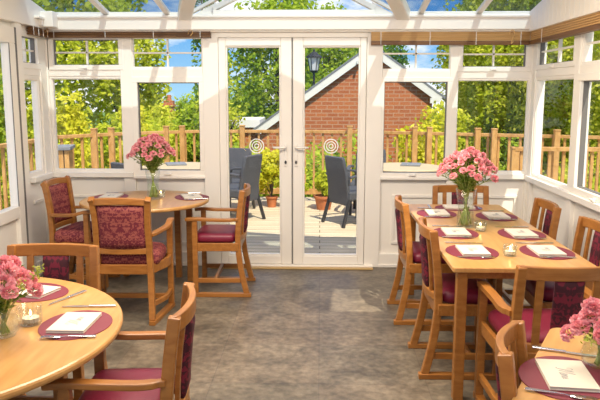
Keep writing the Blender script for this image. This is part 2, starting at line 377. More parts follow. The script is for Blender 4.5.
for x in (-1.925, -1.375, .885, 1.395):
    MB().sweep([(x, D-.02, roofz(D-.02)+.012), (x, YG, roofz(YG)+.012)], .05, .035).build('glazing_bar', M['upvc'], wr, .005)
MB().box(XL+.03, GC-GW, D-.06, D-.0, roofz(D)-.01, roofz(D)+.03).box(GC+GW, XR-.03, D-.06, D, roofz(D)-.01, roofz(D)+.03).build('glazing_sill', M['upvc'], wr, .004)
for sgn in (-1, 1):
    x0 = GC+sgn*(GW+.025)
    MB().sweep([(x0, D-.03, roofz(D)-.0), (x0-sgn*.13, D-.53, roofz(D-.53)-.01), (x0-sgn*.25, YG-.35, roofz(YG-.35)-.01)], .12, .11).build('rafter', M['upvc'], wr, .012)
# gable window over the doors
gr = struct_root('window_21')
MB().box(-.97, .48, D-.03, D+.05, 2.312, 2.362).build('sill', M['upvc'], gr, .004)
gp = [(-.97, 2.362), (.48, 2.362), (GC, 2.362+.50*.725)]
for a, b in ((gp[0], gp[2]), (gp[1], gp[2])): MB().sweep([(a[0], D+.01, a[1]+.012), (b[0], D+.01, b[1]+.012)], .08, .045, (0, 1, 0)).build('rake', M['upvc'], gr, .004)
for sgn in (-1, 1):
    MB().sweep([(GC+sgn*GW, D+.02, roofz(D)+.02), (GC, D+.02, apex)], .07, .03, (0, 1, 0)).build('rake', M['upvc'], gr, .004)
    MB().prism([(GC+sgn*.725, 2.31), (GC+sgn*(GW-.03), 2.31), (GC+sgn*.70, 2.43)], 1, D, D+.03).build('infill', M['upvc'], gr)
MB().prism([(GC-GW+.02, 2.33), (GC+GW-.02, 2.33), (GC, apex-.01)], 1, D+.030, D+.036).build('pane', M['pane'], gr)
# boarded ceiling behind the glazed strip and the closing gable board
ce = MB()
def cslab(x0, x1, y0, y1): ce.prism([(y1, roofz(y1)+.02), (y1, roofz(y1)+.06), (y0, roofz(y0)+.06), (y0, roofz(y0)+.02)], 0, x0, x1)
RL = (.80, 1.36, 3.30, 3.98)             # opening added to the boarded ceiling to throw a sun patch on the floor
cslab(XL-.1, RL[0], -2.2, YG+.02); cslab(RL[1], XR+.1, -2.2, YG+.02); cslab(RL[0], RL[1], -2.2, RL[2]); cslab(RL[0], RL[1], RL[3], YG+.02)
rl = struct_root('window_22'); m = MB()
m.prism([(RL[3], roofz(RL[3])+.04), (RL[3], roofz(RL[3])+.046), (RL[2], roofz(RL[2])+.046), (RL[2], roofz(RL[2])+.04)], 0, RL[0], RL[1]).build('pane', M['pane'], rl)
ce.prism([(GC-GW+vd, roofz(YG)+.03), (GC+GW-vd, roofz(YG)+.03), (GC, apex+.02)], 1, YG-.02, YG+.01)
struct(ce.build('ceiling', M['panel']))

# right wall
wr_ = MB()
for mb in (wr_,):
    mb.box(XR+.02, XR+.08, -2.2, D+.02, 0, .86)
    mb.box(XR-.035, XR+.08, -2.2, D, .835, .885)
    mb.box(XR-.006, XR+.08, -2.2, D, 1.765, 1.835).box(XR, XR+.08, -2.2, D, 2.10, 2.18)
    for y in (5.215, 4.19, 3.17, 2.15, 1.13, .11, -.9): mb.box(XR-.012, XR+.08, y-.048, y+.048, 0, 2.18)
    mb.box(XR-.012, XR+.08, 6.20, D+.02, 0, 2.18)
struct(wr_.build('wall_right', M['upvc'], None, .005))
ys = [6.215, 5.215, 4.19, 3.17, 2.15, 1.13, .11, -.9]
for i in range(7):
    a, b = -ys[i]+(.0 if i == 0 else .04), -ys[i+1]-.04
    if i % 2 == 0: window('right', a, b, .88, 1.77, .028)
    else: window('right', a, b, .88, 1.772, .055, False, True, True)
    window('right', a+.0, b, 1.828, 2.14, .042 if i % 2 == 0 else .022, True, i % 2 == 0, i % 2 == 0)
struct(MB().box(XR+.0, XR+.03, -2.2, D, 0, .12).build('baseboard_right', M['upvc'], None, .004))
# left wall: narrow window, door post, part-glazed door, then windows towards the viewer
wl = MB().box(XL-.08, XL-.02, 5.60, D+.02, 0, .86).box(XL-.08, XL+.035, 5.86, D, .845, .893).box(XL-.08, XL+.012, 6.165, D+.02, 0, 2.2)
wl.box(XL-.08, XL+.006, 5.6, D, 1.775, 1.84).box(XL-.08, XL+.006, -2.2, D, 2.12, 2.2)
wl.box(XL-.08, XL+.045, 5.625, 5.735, 0, 2.2).box(XL-.08, XL+.03, 4.60, 4.69, 0, 2.2)
wl.box(XL-.08, XL-.02, -2.2, 4.65, 0, .86).box(XL-.08, XL+.03, -2.2, 4.60, .845, .893).box(XL-.08, XL+.006, -2.2, 4.60, 1.775, 1.84)
for y in (3.6, 2.5, 1.4, .3, -.8): wl.box(XL-.08, XL+.012, y-.05, y+.05, 0, 2.2)
struct(wl.build('wall_left', M['upvc'], None, .005))
window('left', 5.73, 6.17, .89, 1.778, .040)
window('left', 5.73, 6.17, 1.832, 2.15, .050, True, True)
yl = [4.60, 3.6, 2.5, 1.4, .3, -.8]
for i in range(5):
    window('left', yl[i+1]+.04, yl[i]-.04, .89, 1.778, .03); window('left', yl[i+1]+.04, yl[i]-.04, 1.832, 2.14, .03, True)
ml = MB().box(XL-.02, XL-.004, 5.92, 6.12, .645, .675)
struct(ml.build('trim_10', M['upvc'], None, .004))
struct(MB().box(XL-.02, XL+.012, 5.9, D, 0, .13).build('baseboard_left', M['upvc'], None, .004))
dl = struct_root('door_3', (XL, 0, 0), PI/2)
MB().box(4.70, 5.60, -.045, .03, .03, .18).box(4.70, 5.60, -.045, .03, 2.02, 2.15).box(4.70, 4.81, -.045, .03, .18, 2.02).box(5.49, 5.60, -.045, .03, .18, 2.02).box(4.81, 5.49, -.045, .03, .60, .70).build('door_frame', M['upvc'], dl, .006)
MB().box(4.81, 5.49, -.012, .02, .18, .60).build('door_panel', M['panel'], dl)
MB().box(5.484, 5.4905, -.0455, -.040, .70, 2.02).build('glazing_gasket', M['gasket'], dl)
MB().box(4.81, 5.49, .0, .008, .70, 2.02).build('pane', M['pane'], dl)
MB().box(5.598, 5.625, -.047, .03, .03, 2.15).build('gasket', M['gasket'], dl)

# blinds drawn up to the eaves
def blind(w, a0, a1, z0, z1, label, y=-.05, n=8, dark=False):
    x, yy, r = WALLROT[w]
    t = thing('bamboo_blind', label, 'blind', (x, yy, 0), r, 'bamboo blinds under the eaves')
    m = MB(); zb = .014 if dark else .036; h = (z1-z0-zb)/n
    for k in range(n):
        dy = .004 if k % 2 else -.004
        m.box(a0, a1, y-.02+dy, y+.02+dy, z0+zb+k*h+.0012, z0+zb+(k+1)*h-.0012)
    m.build('slats', M['blinddark' if dark else 'blind'], t)
    MB().box(a0, a1, y-.026, y+.026, z0, z0+(.012 if dark else .034)).build('bottom_rail', M['blinddark'], t, .003)
    for f in (.06, .37, .66, .94):
        xx = a0+(a1-a0)*f
        MB().tube([(xx, y-.03, z1+.004), (xx, y-.031, z0-.002)], .0022, 5).build('cord', M['white'], t)
    cx = a0+(a1-a0)*.88
    MB().tube(catmull([(cx-.02, y-.03, z1-.03), (cx, y-.036, z1+.012), (cx+.025, y-.034, z1-.01), (cx, y-.034, z0+.01), (cx+.02, y-.034, z0+.03)]), .003, 5).build('cleat_cord', M['blind'], t)
blind('back', XL+.03, -.99, 2.118, 2.172, 'thin dark bamboo blind rolled up above the left windows of the back wall', -.045, 5, True)
blind('back', .45, XR-.06, 2.052, 2.165, 'thick light bamboo blind drawn up above the right windows of the back wall', -.045, 9)
blind('right', -6.22, -.5, 2.050, 2.163, 'long bamboo blind drawn up along the right-hand wall', -.045, 9)
blind('left', 5.9, 6.24, 2.12, 2.185, 'short dark bamboo blind above the narrow window by the left corner', -.04, 5, True)

# ------------------------------------------------------------------ chairs
BP = [(-.215, .028), (-.183, .16), (-.158, .30), (-.147, .43), (-.150, .56), (-.163, .70), (-.185, .862)]
def back_y(z):
    for (y0, z0), (y1, z1) in zip(BP, BP[1:]):
        if z <= z1: return y0+(y1-y0)*(z-z0)/(z1-z0)
    return BP[-1][0]
def make_chair(kind, label, d=0., nar=0.):
    t = thing('dining_chair' if kind == 'slat' else 'dining_armchair', label, 'chair')
    dam = kind == 'damask'; arms = kind != 'slat'
    xr = .188 if dam else .218-nar; xf = .250 if dam else .226-nar; yf = .195+d; ps = .042
    xo = xf+.012
    for s in (-1, 1):
        MB().sweep([(s*(xr+.022), -.25, .016), (s*xo, yf+.03, .016)], .046, .032).build('runner', M['woody'], t, .004)
        path = [(s*(xr+(.02*(1-min(1, z/.4)))-.008*max(0, (z-.45)/.4)), y, z) for y, z in BP]
        if dam: path = path[:-1]+[(s*(xr+.004), -.186, .86), (s*(xr+.012), -.206, .902)]
        MB().sweep(catmull(path, 4), ps, ps*1.05).build('back_post', M['wood'], t, .005)
        MB().sweep([(s*xo, yf, .03), (s*xo, yf, (.665 if dam else .63) if arms else .40)], ps, ps).build('leg', M['wood'], t, .004)
        MB().sweep([(s*(xr+.012), -.185, .135), (s*(xo), 0, .135), (s*xo, yf, .135)], .024, .036).build('side_stretcher', M['woody'], t, .003)
        if arms:
            az_ = .02 if dam else 0.
            a = [(s*(xr+.012), -.150, .632), (s*(xr+.030), -.06, .630+az_*.3), (s*(xo+.004), .08, .632+az_), (s*(xo+.006), yf-.01, .638+az_*2), (s*(xo+.002), yf+.075-d*.5, .632+az_*2)]
            MB().sweep(catmull(a, 5), [.032]*3+[.046]*(len(catmull(a, 5))-5)+[.042, .034], .026).build('armrest', M['woody'], t, .006)
    MB().sweep([(-xo, .04, .135), (xo, .04, .135)], .036, .024, (0, 0, 1)).build('cross_stretcher', M['woodx'], t, .003)
    fr = MB()
    if dam:
        for s in (-1, 1): fr.sweep(catmull([(s*xr, -.15, .385), (s*(xr+.038), -.04, .385), (s*xo, .08, .385), (s*xo, yf, .385)], 5), .024, .07)
        fr.sweep(catmull([(-xo, yf, .385), (-.15, yf+.035, .385), (0, yf+.045, .385), (.15, yf+.035, .385), (xo, yf, .385)], 5), .07, .024, (0, 0, 1))
    else:
        for s in (-1, 1): fr.box(s*xo-.012, s*xo+.012, -.15, yf, .376, .442)
        fr.box(-xo, xo, yf-.012, yf+.012, .376, .442)
    fr.box(-xr, xr, -.165, -.141, .35 if dam else .376, .42 if dam else .442)
    fr.build('seat_frame', M['woodx'], t, .004)
    c = MB().superell((0, (yf-.125)/2+.004, .452 if dam else .470), (xf-.004, (yf+.145)/2, .05 if not dam else .07), .34, .28)
    c.build('seat', M['fab'] if dam else M['seat'], t, smooth=True)
    # back: rail bows backwards in the middle
    def bow(x): return -.038*(1-(x/xr)**2)
    N = 13; xs = [-xr+2*xr*k/(N-1) for k in range(N)]
    if dam:
        MB().sweep([(x, -.190+bow(x)*.8, .874+.012*(1-(x/xr)**2)) for x in xs], .05, .03, (0, 0, 1)).build('top_rail', M['woodx'], t, .006)
        MB().sweep([(x, back_y(.52)+bow(x)*.6, .52) for x in xs], .042, .026, (0, 0, 1)).build('lower_rail', M['woodx'], t, .004)
        w0, w1, z0, z1 = -xr+.02, xr-.02, .538, .856
    else:
        MB().sweep([(x, back_y(.83)+bow(x), .834) for x in xs], .062, .026, (0, 0, 1)).build('top_rail', M['woodx'], t, .005)
        MB().sweep([(x, back_y(.475)+bow(x), .475) for x in xs], .04, .024, (0, 0, 1)).build('lower_rail', M['woodx'], t, .004)
        for s in (-1, 1):
            x = s*.128
            MB().sweep([(x, back_y(z)+bow(x), z) for z in (.48, .60, .71, .82)], .034, .018).build('slat', M['wood'], t, .003)
        w0, w1, z0, z1 = -.066, .066, .49, .81
    th = .018
    nx, nz = 12, 8; vs = []; fs = []
    for side in (1, -1):
        for j in range(nz+1):
            z = z0+(z1-z0)*j/nz
            for i in range(nx+1):
                x = w0+(w1-w0)*i/nx
                e = min(1, 6*min(i/nx, 1-i/nx, j/nz, 1-j/nz)+.35)
                vs.append((x, back_y(z)+bow(x)*(.8 if dam else 1)+side*th*e, z))
    q = (nx+1)*(nz+1)
    for j in range(nz):
        for i in range(nx):
            a = j*(nx+1)+i; fs.append((a, a+1, a+nx+2, a+nx+1)); fs.append((q+a, q+a+nx+1, q+a+nx+2, q+a+1))
    rim = [i for i in range(nx+1)]+[j*(nx+1)+nx for j in range(1, nz+1)]+[nz*(nx+1)+i for i in range(nx-1, -1, -1)]+[j*(nx+1) for j in range(nz-1, 0, -1)]
    for k in range(len(rim)): a, b = rim[k], rim[(k+1) % len(rim)]; fs.append((a, q+a, q+b, b))
    MB().add(vs, fs).build('back_panel', M['fab'] if dam else M['fabdark'], t, smooth=True)
    return t
R = math.radians
chairs = {'damask': None, 'slat': None, 'arm': None}
def chair(kind, x, y, rz, label, group):
    if chairs[kind] is None: t = chairs[kind] = make_chair('damask' if kind == 'damask' else ('slat' if kind == 'slat' else 'slat_arm'), label)
    else: t = copy_tree(chairs[kind])
    t.location = (x, y, 0); t.rotation_euler = (0, 0, rz); t['label'] = label; t['group'] = group
    return t
GL, GR = 'chairs at the round tables', 'chairs at the long and near right-hand tables'
chair('damask', -2.04, 5.64, -R(97), 'armchair in red damask against the left wall, facing the far round table', GL)
chair('damask', -1.395, 4.84, R(1), 'armchair with full red damask back turned to us at the far round table', GL)
chair('arm', -.805, 5.55, PI/2+.02, 'side-on beech armchair with maroon seat beside the glass doors', GL)
chair('slat', -1.352, 3.165, PI, 'slat-backed beech chair behind the near round table, facing us', GL)
chair('arm', -.700, 2.455, PI/2+.07, 'beech armchair in front at the right side of the near round table', GL)
chair('slat', .78, 4.93, -PI/2, 'farther of the two beech chairs on the left side of the long table', GR)
chair('slat', .825, 4.0, -PI/2, 'nearer of the two beech chairs on the left side of the long table', GR)
chair('slat', 1.175, 5.51, PI, 'beech chair at the far end of the long table behind the vase', GR)
chair('slat', 1.43, 4.83, PI/2, 'farther of the two beech chairs on the window side of the long table', GR)
chair('slat', 1.47, 4.06, PI/2, 'nearer of the two beech chairs on the window side, cut by the frame', GR)
big = make_chair('slat_arm', 'large beech armchair with maroon seat at the near end of the long table', .12)
big.location = (1.11, 3.195, 0); big.rotation_euler = (0, 0, R(2)); big['group'] = GR
small = make_chair('slat', 'narrow beech chair pushed tight against the near right-hand corner table', 0., .055)
small.location = (.786, 2.035, 0); small.rotation_euler = (0, 0, -R(112)); small['group'] = GR

# ------------------------------------------------------------------ tables
def rounded_rect(x0, x1, y0, y1, r, n=5):
    out = []
    for cx, cy, a in ((x1-r, y1-r, 0), (x0+r, y1-r, PI/2), (x0+r, y0+r, PI), (x1-r, y0+r, 1.5*PI)):
        for k in range(n+1): out.append((cx+r*math.cos(a+PI/2*k/n), cy+r*math.sin(a+PI/2*k/n)))
    return out
def round_table(label, x, y, r, legs, rz=0.):
    t = thing('round_table', label, 'table', (x, y, 0), rz, 'round dining tables')
    MB().lathe([(0, .708), (r-.012, .708), (r-.003, .713), (r, .721), (r, .730), (r-.004, .737), (r-.012, .740), (0, .740)], 96).build('tabletop', M['top'], t, smooth=False)
    for (a, b) in legs: MB().sweep([(a, b, 0), (a, b, .709)], .052, .052).build('leg', M['wood'], t, .004)
    ap = MB(); n = len(legs)
    for k in range(n):
        p, q = legs[k], legs[(k+1) % n]; ap.sweep([(p[0], p[1], .67), (q[0], q[1], .67)], .076, .022, (0, 0, 1))
    ap.build('apron', M['woodx'], t, .003)
    return t
round_table('far round beech table in the left corner with a tall vase', -1.475, 5.66, .535, [(.35, .11), (.22, .24), (-.26, .26), (-.34, -.12)])
round_table('large round beech table at the lower left edge of the picture', -1.58, 2.418, .815, [(.44, .40), (-.40, .40), (-.40, -.40), (.44, -.42)])
def rect_table(label, x0, x1, y0, y1, r, loc=(0, 0, 0), rz=0.):
    t = thing('dining_table', label, 'table', loc, rz)
    o = MB(); pr = rounded_rect(x0, x1, y0, y1, r)
    o.prism(pr, 2, .712, .740); o.build('tabletop', M['top'], t, .006)
    i = .028
    for a in (x0+i+.027, x1-i-.027):
        for b in (y0+i+.027, y1-i-.027): MB().sweep([(a, b, 0), (a, b, .713)], .054, .054).build('leg', M['wood'], t, .004)
    j = .045
    MB().box(x0+j, x1-j, y0+j, y0+j+.022, .670, .712).box(x0+j, x1-j, y1-j-.022, y1-j, .670, .712).box(x0+j, x0+j+.022, y0+j, y1-j, .670, .712).box(x1-j-.022, x1-j, y0+j, y1-j, .670, .712).build('apron', M['woody'], t, .003)
    return t
rect_table('long beech table on the right laid with seven maroon placemats', -.378, .378, -1.02, 1.02, .02, (1.068, 4.462, 0))
NRC = Vector((.85, 2.545, 0)); NU = Vector((-.419, -.908, 0)); NV = Vector((.908, -.419, 0))
nrc = NRC+NU*.60+NV*.412
rect_table('beech table corner at the lower right edge with a menu', -.40, .40, -.62, .62, .045, (nrc.x, nrc.y, 0), -R(27))

# ------------------------------------------------------------------ place settings
SCRIPT = [[(-.20, .70), (-.30, .85), (-.22, 1.02), (-.02, 1.02), (.10, .75), (.08, .3), (-.05, .0), (-.18, .06)],
          [(.02, .0), (.14, .25), (.34, .92), (.40, 1.02), (.42, .6), (.42, .06), (.55, .4), (.76, .95), (.84, 1.02), (.80, .55), (.80, .08), (.90, .04), (1.02, .22),
           (1.12, .42), (1.06, .50), (.98, .30), (1.02, .06), (1.12, .06), (1.24, .34), (1.27, .44), (1.25, .04), (1.36, .36), (1.46, .44), (1.47, .08), (1.56, .06), (1.68, .42), (1.66, .12), (1.76, .05), (1.88, .42), (1.88, .10), (2.0, .08)]]
protos = {}
def proto(kind):
    if kind in protos: return copy_tree(protos[kind])
    if kind == 'placemat':
        a = .184
        o = MB().lathe([(0, 0), (a-.001, 0), (a, .0015), (a-.001, .003), (0, .003)], 64, 1., .148/.187).build('placemat', M['mat'])
    elif kind == 'menu_card':
        o = bpy.data.objects.new('menu_card', None); COL.objects.link(o)
        MB().box(-.115, .115, -.077, .077, 0, .006).build('back_cover', M['card'], o, .0015)
        MB().box(-.111, .111, -.075, .074, .006, .0115).build('pages', M['card'], o, .001)
        MB().box(-.115, .115, -.077, .077, .0115, .0165).build('front_cover', M['card'], o, .0015)
        m = MB(); sc = .044
        for st in SCRIPT:
            pts = catmull([((x-.85+(.25*y))*sc, (y-.5)*sc*1.1, .0167) for x, y in st], 4)
            m.tube(pts, [.0013]*len(pts), 5, .25)
        m.build('lettering', M['ink'], o)
    elif kind == 'fork':
        o = bpy.data.objects.new('fork', None); COL.objects.link(o)
        MB().sweep(catmull([(0, -.10, .004), (0, -.05, .005), (0, 0, .007), (0, .03, .004)], 4), [.015, .015, .014, .013, .012, .010, .009, .008, .007, .006, .006, .007, .008], .0028).build('handle', M['steel'], o, .001)
        m = MB().superell((0, .048, .005), (.0125, .022, .003), .7, .7, 16, 6)
        for k in range(4): m.sweep([(-.0095+.0063*k, .06, .005), (-.0098+.0065*k, .08, .007), (-.0095+.0063*k, .10, .004)], .0032, .002)
        m.build('tines', M['steel'], o)
    elif kind == 'knife':
        o = bpy.data.objects.new('knife', None); COL.objects.link(o)
        MB().sweep([(0, -.11, .005), (0, -.06, .005), (0, .0, .005)], [.016, .015, .012], .007).build('handle', M['steel'], o, .002)
        MB().prism([(-.006, 0), (.008, 0), (.010, .04), (.009, .085), (.004, .112), (-.004, .115), (-.006, .05)], 2, .002, .0045).build('blade', M['steel'], o)
    protos[kind] = o
    return o
def put(kind, label, cat, x, y, z, rz, group):
    o = proto(kind); o.location = (x, y, z); o.rotation_euler = (0, 0, rz); o['label'] = label; o['category'] = cat; o['group'] = group; return o
def setting(where, x, y, rz, mirror=False, jit=0., fk=True, kn=True, sc=1.):
    """local +y is away from the diner"""
    q = Matrix.Rotation(rz, 3, 'Z'); T = .7402
    def P(a, b): v = q @ Vector((a, b, 0)); return x+v.x, y+v.y
    s = -1 if mirror else 1
    o = put('placemat', 'oval maroon placemat '+where, 'placemat', x, y, T, rz, 'oval maroon placemats'); o.scale = (sc, sc, 1)
    a, b = P(.0, .004); o = put('menu_card', 'cream menu card '+where, 'menu', a, b, T+.003, rz+jit, 'cream menu cards'); o.scale = (sc, sc, .78)
    a, b = P(-.150*s, -.01); 
    if fk: put('fork', 'steel fork on the placemat '+where, 'fork', a, b, T+.003, rz+.03*s, 'steel forks')
    a, b = P(.222*s, -.0)
    if kn: put('knife', 'steel knife '+where, 'knife', a, b, T, rz-.02, 'steel knives')
setting('at the nearest place of the large round table', -.942, 2.512, PI/2+.10, False, -.10, sc=.93)
setting('beside the flowers on the large round table', -1.305, 2.935, PI-.38, True, .10)
setting('at the left place of the far round table', -1.80, 5.76, -PI/2, True)
setting('at the right place of the far round table', -1.10, 5.77, PI/2+.35, False)
setting('at the far left place of the long table', .868, 5.03, -PI/2, True)
setting('at the middle left place of the long table', .868, 4.32, -PI/2, True)
setting('at the near left place of the long table', .862, 3.80, -PI/2, True)
setting('at the far end of the long table', 1.085, 5.30, PI, False)
setting('at the far right place of the long table', 1.285, 4.93, PI/2, False)
setting('at the middle right place of the long table', 1.285, 4.30, PI/2, False)
setting('at the near right place of the long table', 1.285, 3.81, PI/2, False)
setting('on the corner table at the lower right', .778, 2.072, -R(110), True, R(14), sc=.96)

# ------------------------------------------------------------------ candles
def candle(label, x, y, r=.042, h=.072):
    t = thing('candle_holder', label, 'candle', (x, y, .7402), 0, 'tea lights in glass holders')
    MB().lathe([(0, 0), (r*.85, 0), (r*.92, .004), (r, h), (r-.004, h), (r*.9-.004, .014), (0, .012)], 20).build('glass_cup', M['vase'], t, smooth=True)
    rb = MB()
    for k in range(14):
        q = 2*PI*k/14; rb.tube([(r*.9*math.cos(q), r*.9*math.sin(q), .006), (r*1.0*math.cos(q), r*1.0*math.sin(q), h-.004)], .0035, 5)
    rb.build('cut_facets', M['vase'], t, smooth=True)
    MB().lathe([(0, .013), (r*.72, .013), (r*.72, .028), (0, .030)], 20).build('wax', M['wax'], t)
    MB().tube([(0, 0, .029), (0, 0, .036)], .001, 5).build('wick', M['black'], t)
    MB().lathe([(0, .034), (.0042, .040), (.0046, .044), (.0028, .052), (0, .060)], 10).build('flame', M['flame'], t, smooth=True)
candle('lit tea light in a cut-glass cup on the large near round table', -1.120, 2.515, .044, .078)
candle('tiny lit tea light beside the vase on the far round table', -1.365, 5.76, .036, .065)
candle('lit tea light right of the vase on the long table', 1.047, 4.40, .038, .066)
candle('lit tea light at the near end of the long table', 1.052, 3.715, .038, .062)

# ------------------------------------------------------------------ flowers
def bloom_mesh(seed, r):
    rnd = random.Random(seed); m = MB()
    for k in range(54):
        z = rnd.uniform(-.35, 1.); th = rnd.uniform(0, 2*PI); s = math.sqrt(max(0, 1-z*z))
        n = Vector((s*math.cos(th), s*math.sin(th), z)); a = n.orthogonal().normalized()
        a = (Matrix.Rotation(rnd.uniform(0, 2*PI), 3, n) @ a); b = n.cross(a)
        R0 = r*rnd.uniform(.78, 1.0); w = r*rnd.uniform(.36, .5)
        c0 = n*(R0*.45); pts = [c0]
        for i in range(6):
            f = -1+2*i/5
            pts.append(n*(R0*(1.0-.18*f*f+rnd.uniform(-.07, .07)))+a*(w*f)+b*(rnd.uniform(-.2, .2)*w))
        m.add(pts, [(0, i, i+1) for i in range(1, 6)])
    return m
BL = []
for k in range(3):
    o = bloom_mesh(k+3, .031).build('bloom', M['petal'], None, fix=False); BL.append(o.data); bpy.data.objects.remove(o)
def leafquad(m, p, d, L, w, rnd):
    d = d.normalized(); s = d.cross(Vector((rnd.uniform(-1, 1), rnd.uniform(-1, 1), rnd.uniform(-1, 1)))).normalized()
    m.add([p, p+d*L*.5+s*w/2, p+d*L, p+d*L*.5-s*w/2], [(0, 1, 2, 3)])
def bouquet(where, x, y, vr0, vr1, vh, dome_r, dome_z, n, bsc, kind='tall', sprigs=0, seed=1):
    rnd = random.Random(seed); T = .7402
    v = thing('glass_vase', ('tall' if kind == 'tall' else 'round')+' clear glass vase of water '+where, 'vase', (x, y, T))
    if kind == 'tall':
        prof = [(0, 0), (vr0, 0), (vr0*1.02, .006), (vr0*.90, vh*.35), (vr0*.88, vh*.55), (vr1, vh), (vr1-.003, vh), (vr0*.88-.003, vh*.55), (vr0*.90-.003, vh*.35), (vr0-.004, .014), (0, .012)]
        wp = [(0, .013), (vr0-.006, .015), (vr0*.90-.005, vh*.35), (vr0*.86-.004, vh*.5), (0, vh*.5)]
    else:
        prof = [(0, 0), (vr0*.7, 0), (vr0*.95, vh*.2), (vr0*1.05, vh*.45), (vr0*.9, vh*.8), (vr1, vh), (vr1-.003, vh), (vr0*.9-.003, vh*.8), (vr0*1.05-.003, vh*.45), (vr0*.95-.004, vh*.2), (vr0*.6, .008), (0, .007)]
        wp = [(0, .009), (vr0*.6, .01), (vr0*.93-.003, vh*.22), (vr0*1.05-.005, vh*.45), (vr0*.95-.004, vh*.7), (0, vh*.7)]
    MB().lathe(prof, 32).build('vase_body', M['vase'], v, smooth=True)
    MB().lathe(wp, 28).build('water', M['water'], v, smooth=True)
    g = 'pink carnations '+where; lab = 'pink carnation among those in the vase '+where
    ga = PI*(3-math.sqrt(5))
    for k in range(n):
        f = math.sqrt((k+.6)/n); th = k*ga+rnd.uniform(-.2, .2)
        hz = dome_z[1]-(dome_z[1]-dome_z[0])*f**2.2+rnd.uniform(-.012, .012)
        P = Vector((dome_r*f*math.cos(th), dome_r*f*math.sin(th), hz))
        if P.y > 0: P.y *= .95
        B = Vector((-P.x*.22+rnd.uniform(-.009, .009), -P.y*.22+rnd.uniform(-.009, .009), .018))
        if kind != 'tall': B *= .8; B.z = .012
        nk = Vector((P.x*.16, P.y*.16, vh*.96))
        path = catmull([B, (B+nk)/2, nk, nk.lerp(P, .5)+Vector((0, 0, .012)), P-Vector((0, 0, .006))], 4)
        t = thing('carnation', lab, 'flower', (x, y, T), 0, g)
        MB().tube(path, .0022, 5).build('stem', M['stem'], t, smooth=True)
        o = bpy.data.objects.new('bloom', BL[k % 3]); COL.objects.link(o); o.parent = t; o.location = P
        up = (P-nk).normalized().lerp(Vector((0, 0, 1)), .35); o.rotation_euler = up.to_track_quat('Z', 'Y').to_euler()
        sc = bsc*rnd.uniform(.8, 1.15); o.scale = (sc, sc, sc*.85)
        lf = MB()
        for q in range(16 if kind == 'tall' else 8):
            w = rnd.uniform(.42, .97); i = int(w*(len(path)-1)); p = path[i]
            if p.z < vh*.9: continue
            dv = Vector((rnd.uniform(-1, 1), rnd.uniform(-1, 1), rnd.uniform(-.2, .9)))
            leafquad(lf, p, dv, rnd.uniform(.03, .06), rnd.uniform(.007, .014), rnd)
        if kind == 'tall':
            for q in range(1 if k % 3 == 0 else 0):
                p = path[int(rnd.uniform(.05, .35)*(len(path)-1))]; leafquad(lf, p, Vector((rnd.uniform(-.4, .4), rnd.uniform(-.4, .4), 1)), .05, .007, rnd)
        if lf.v: lf.build('foliage', M['fleaf'], t, fix=False)
    for k in range(sprigs):
        th = rnd.uniform(0, 2*PI); P = Vector((dome_r*1.08*math.cos(th), dome_r*1.08*math.sin(th), rnd.uniform(dome_z[0]-.01, dome_z[1]*.93)))
        t = thing('green_sprig', 'yellow-green filler sprig among the flowers '+where, 'foliage', (x, y, T), 0, 'filler sprigs '+where)
        nk = Vector((P.x*.2, P.y*.2, vh*.9)); path = catmull([Vector((0, 0, .02)), nk, nk.lerp(P, .6)+Vector((0, 0, .01)), P], 4)
        MB().tube(path, .0014, 5).build('stem', M['stem'], t)
        lf = MB()
        for q in range(26):
            p = path[-1-int(abs(rnd.gauss(0, 2)))]+Vector((rnd.gauss(0, .008), rnd.gauss(0, .008), rnd.gauss(0, .008)))
            leafquad(lf, p, Vector((rnd.uniform(-1, 1), rnd.uniform(-1, 1), rnd.uniform(-.5, 1))), rnd.uniform(.010, .02), .008, rnd)
        lf.build('foliage', M['sprig'], t, fix=False)
bouquet('on the long table', .975, 4.53, .058, .070, .262, .192, (.345, .505), 62, 1.0, 'tall', 0, 2)
bouquet('on the far round table', -1.405, 5.66, .055, .066, .262, .185, (.36, .525), 60, 1.0, 'tall', 0, 5)
bouquet('at the left picture edge', -1.165, 2.385, .056, .052, .105, .125, (.155, .27), 24, 1.3, 'bowl', 6, 8)
bouquet('on the lower right corner table', .915, 2.15, .056, .052, .105, .104, (.118, .195), 20, 1.18, 'bowl', 8, 9)

# ------------------------------------------------------------------ outdoors
struct(MB().box(-60, 60, D+.1, 120, -1.9, -1.8).build('ground', M['grass']))
struct(MB().box(-4.2, 4.4, D+.081, 10.75, -.14, -.015).build('deck', M['deck']))
def fence(label, pts, posts, top=1.07, bal=.135, base=.13, pt=.055):
    t = thing('deck_fence', label, 'fence')
    tr, br = MB(), MB(); 
    for p, q in zip(pts, pts[1:]):
        p, q = Vector((*p, 0)), Vector((*q, 0)); dv = (q-p)
        tr.sweep([p+Vector((0, 0, top-.022)), q+Vector((0, 0, top-.022))], .085, .044, dv.cross(Vector((0, 0, 1))))
        br.sweep([p+Vector((0, 0, base)), q+Vector((0, 0, base))], .045, .085, dv.cross(Vector((0, 0, 1))))
        n = max(1, int(dv.length/bal))
        for k in range(n):
            c = p.lerp(q, (k+.5)/n)
            MB().box(c.x-.016, c.x+.016, c.y-.016, c.y+.016, base, top-.03).build('baluster', M['fence'], t)
    tr.build('top_rail', M['fence'], t, .004); br.build('bottom_rail', M['fence'], t, .004)
    for x, y in posts:
        MB().box(x-.037, x+.037, y-.037, y+.037, -.02, top+pt).box(x-.043, x+.043, y-.043, y+.043, top+pt, top+pt+.02).build('post', M['fence'], t, .004)
    return t
fence('timber balustrade behind the deck on the left, seen through the left windows', [(-3.47, 8.89), (-2.8, 9.7), (-1.85, 10.35)], [(-3.10, 9.30), (-2.93, 9.52), (-2.27, 10.03), (-2.06, 10.17)])
fence('timber balustrade at the back of the deck behind the glass doors', [(-1.85, 10.37), (-.3, 10.40), (.93, 10.2)], [(-1.18, 10.33), (.44, 10.23)])
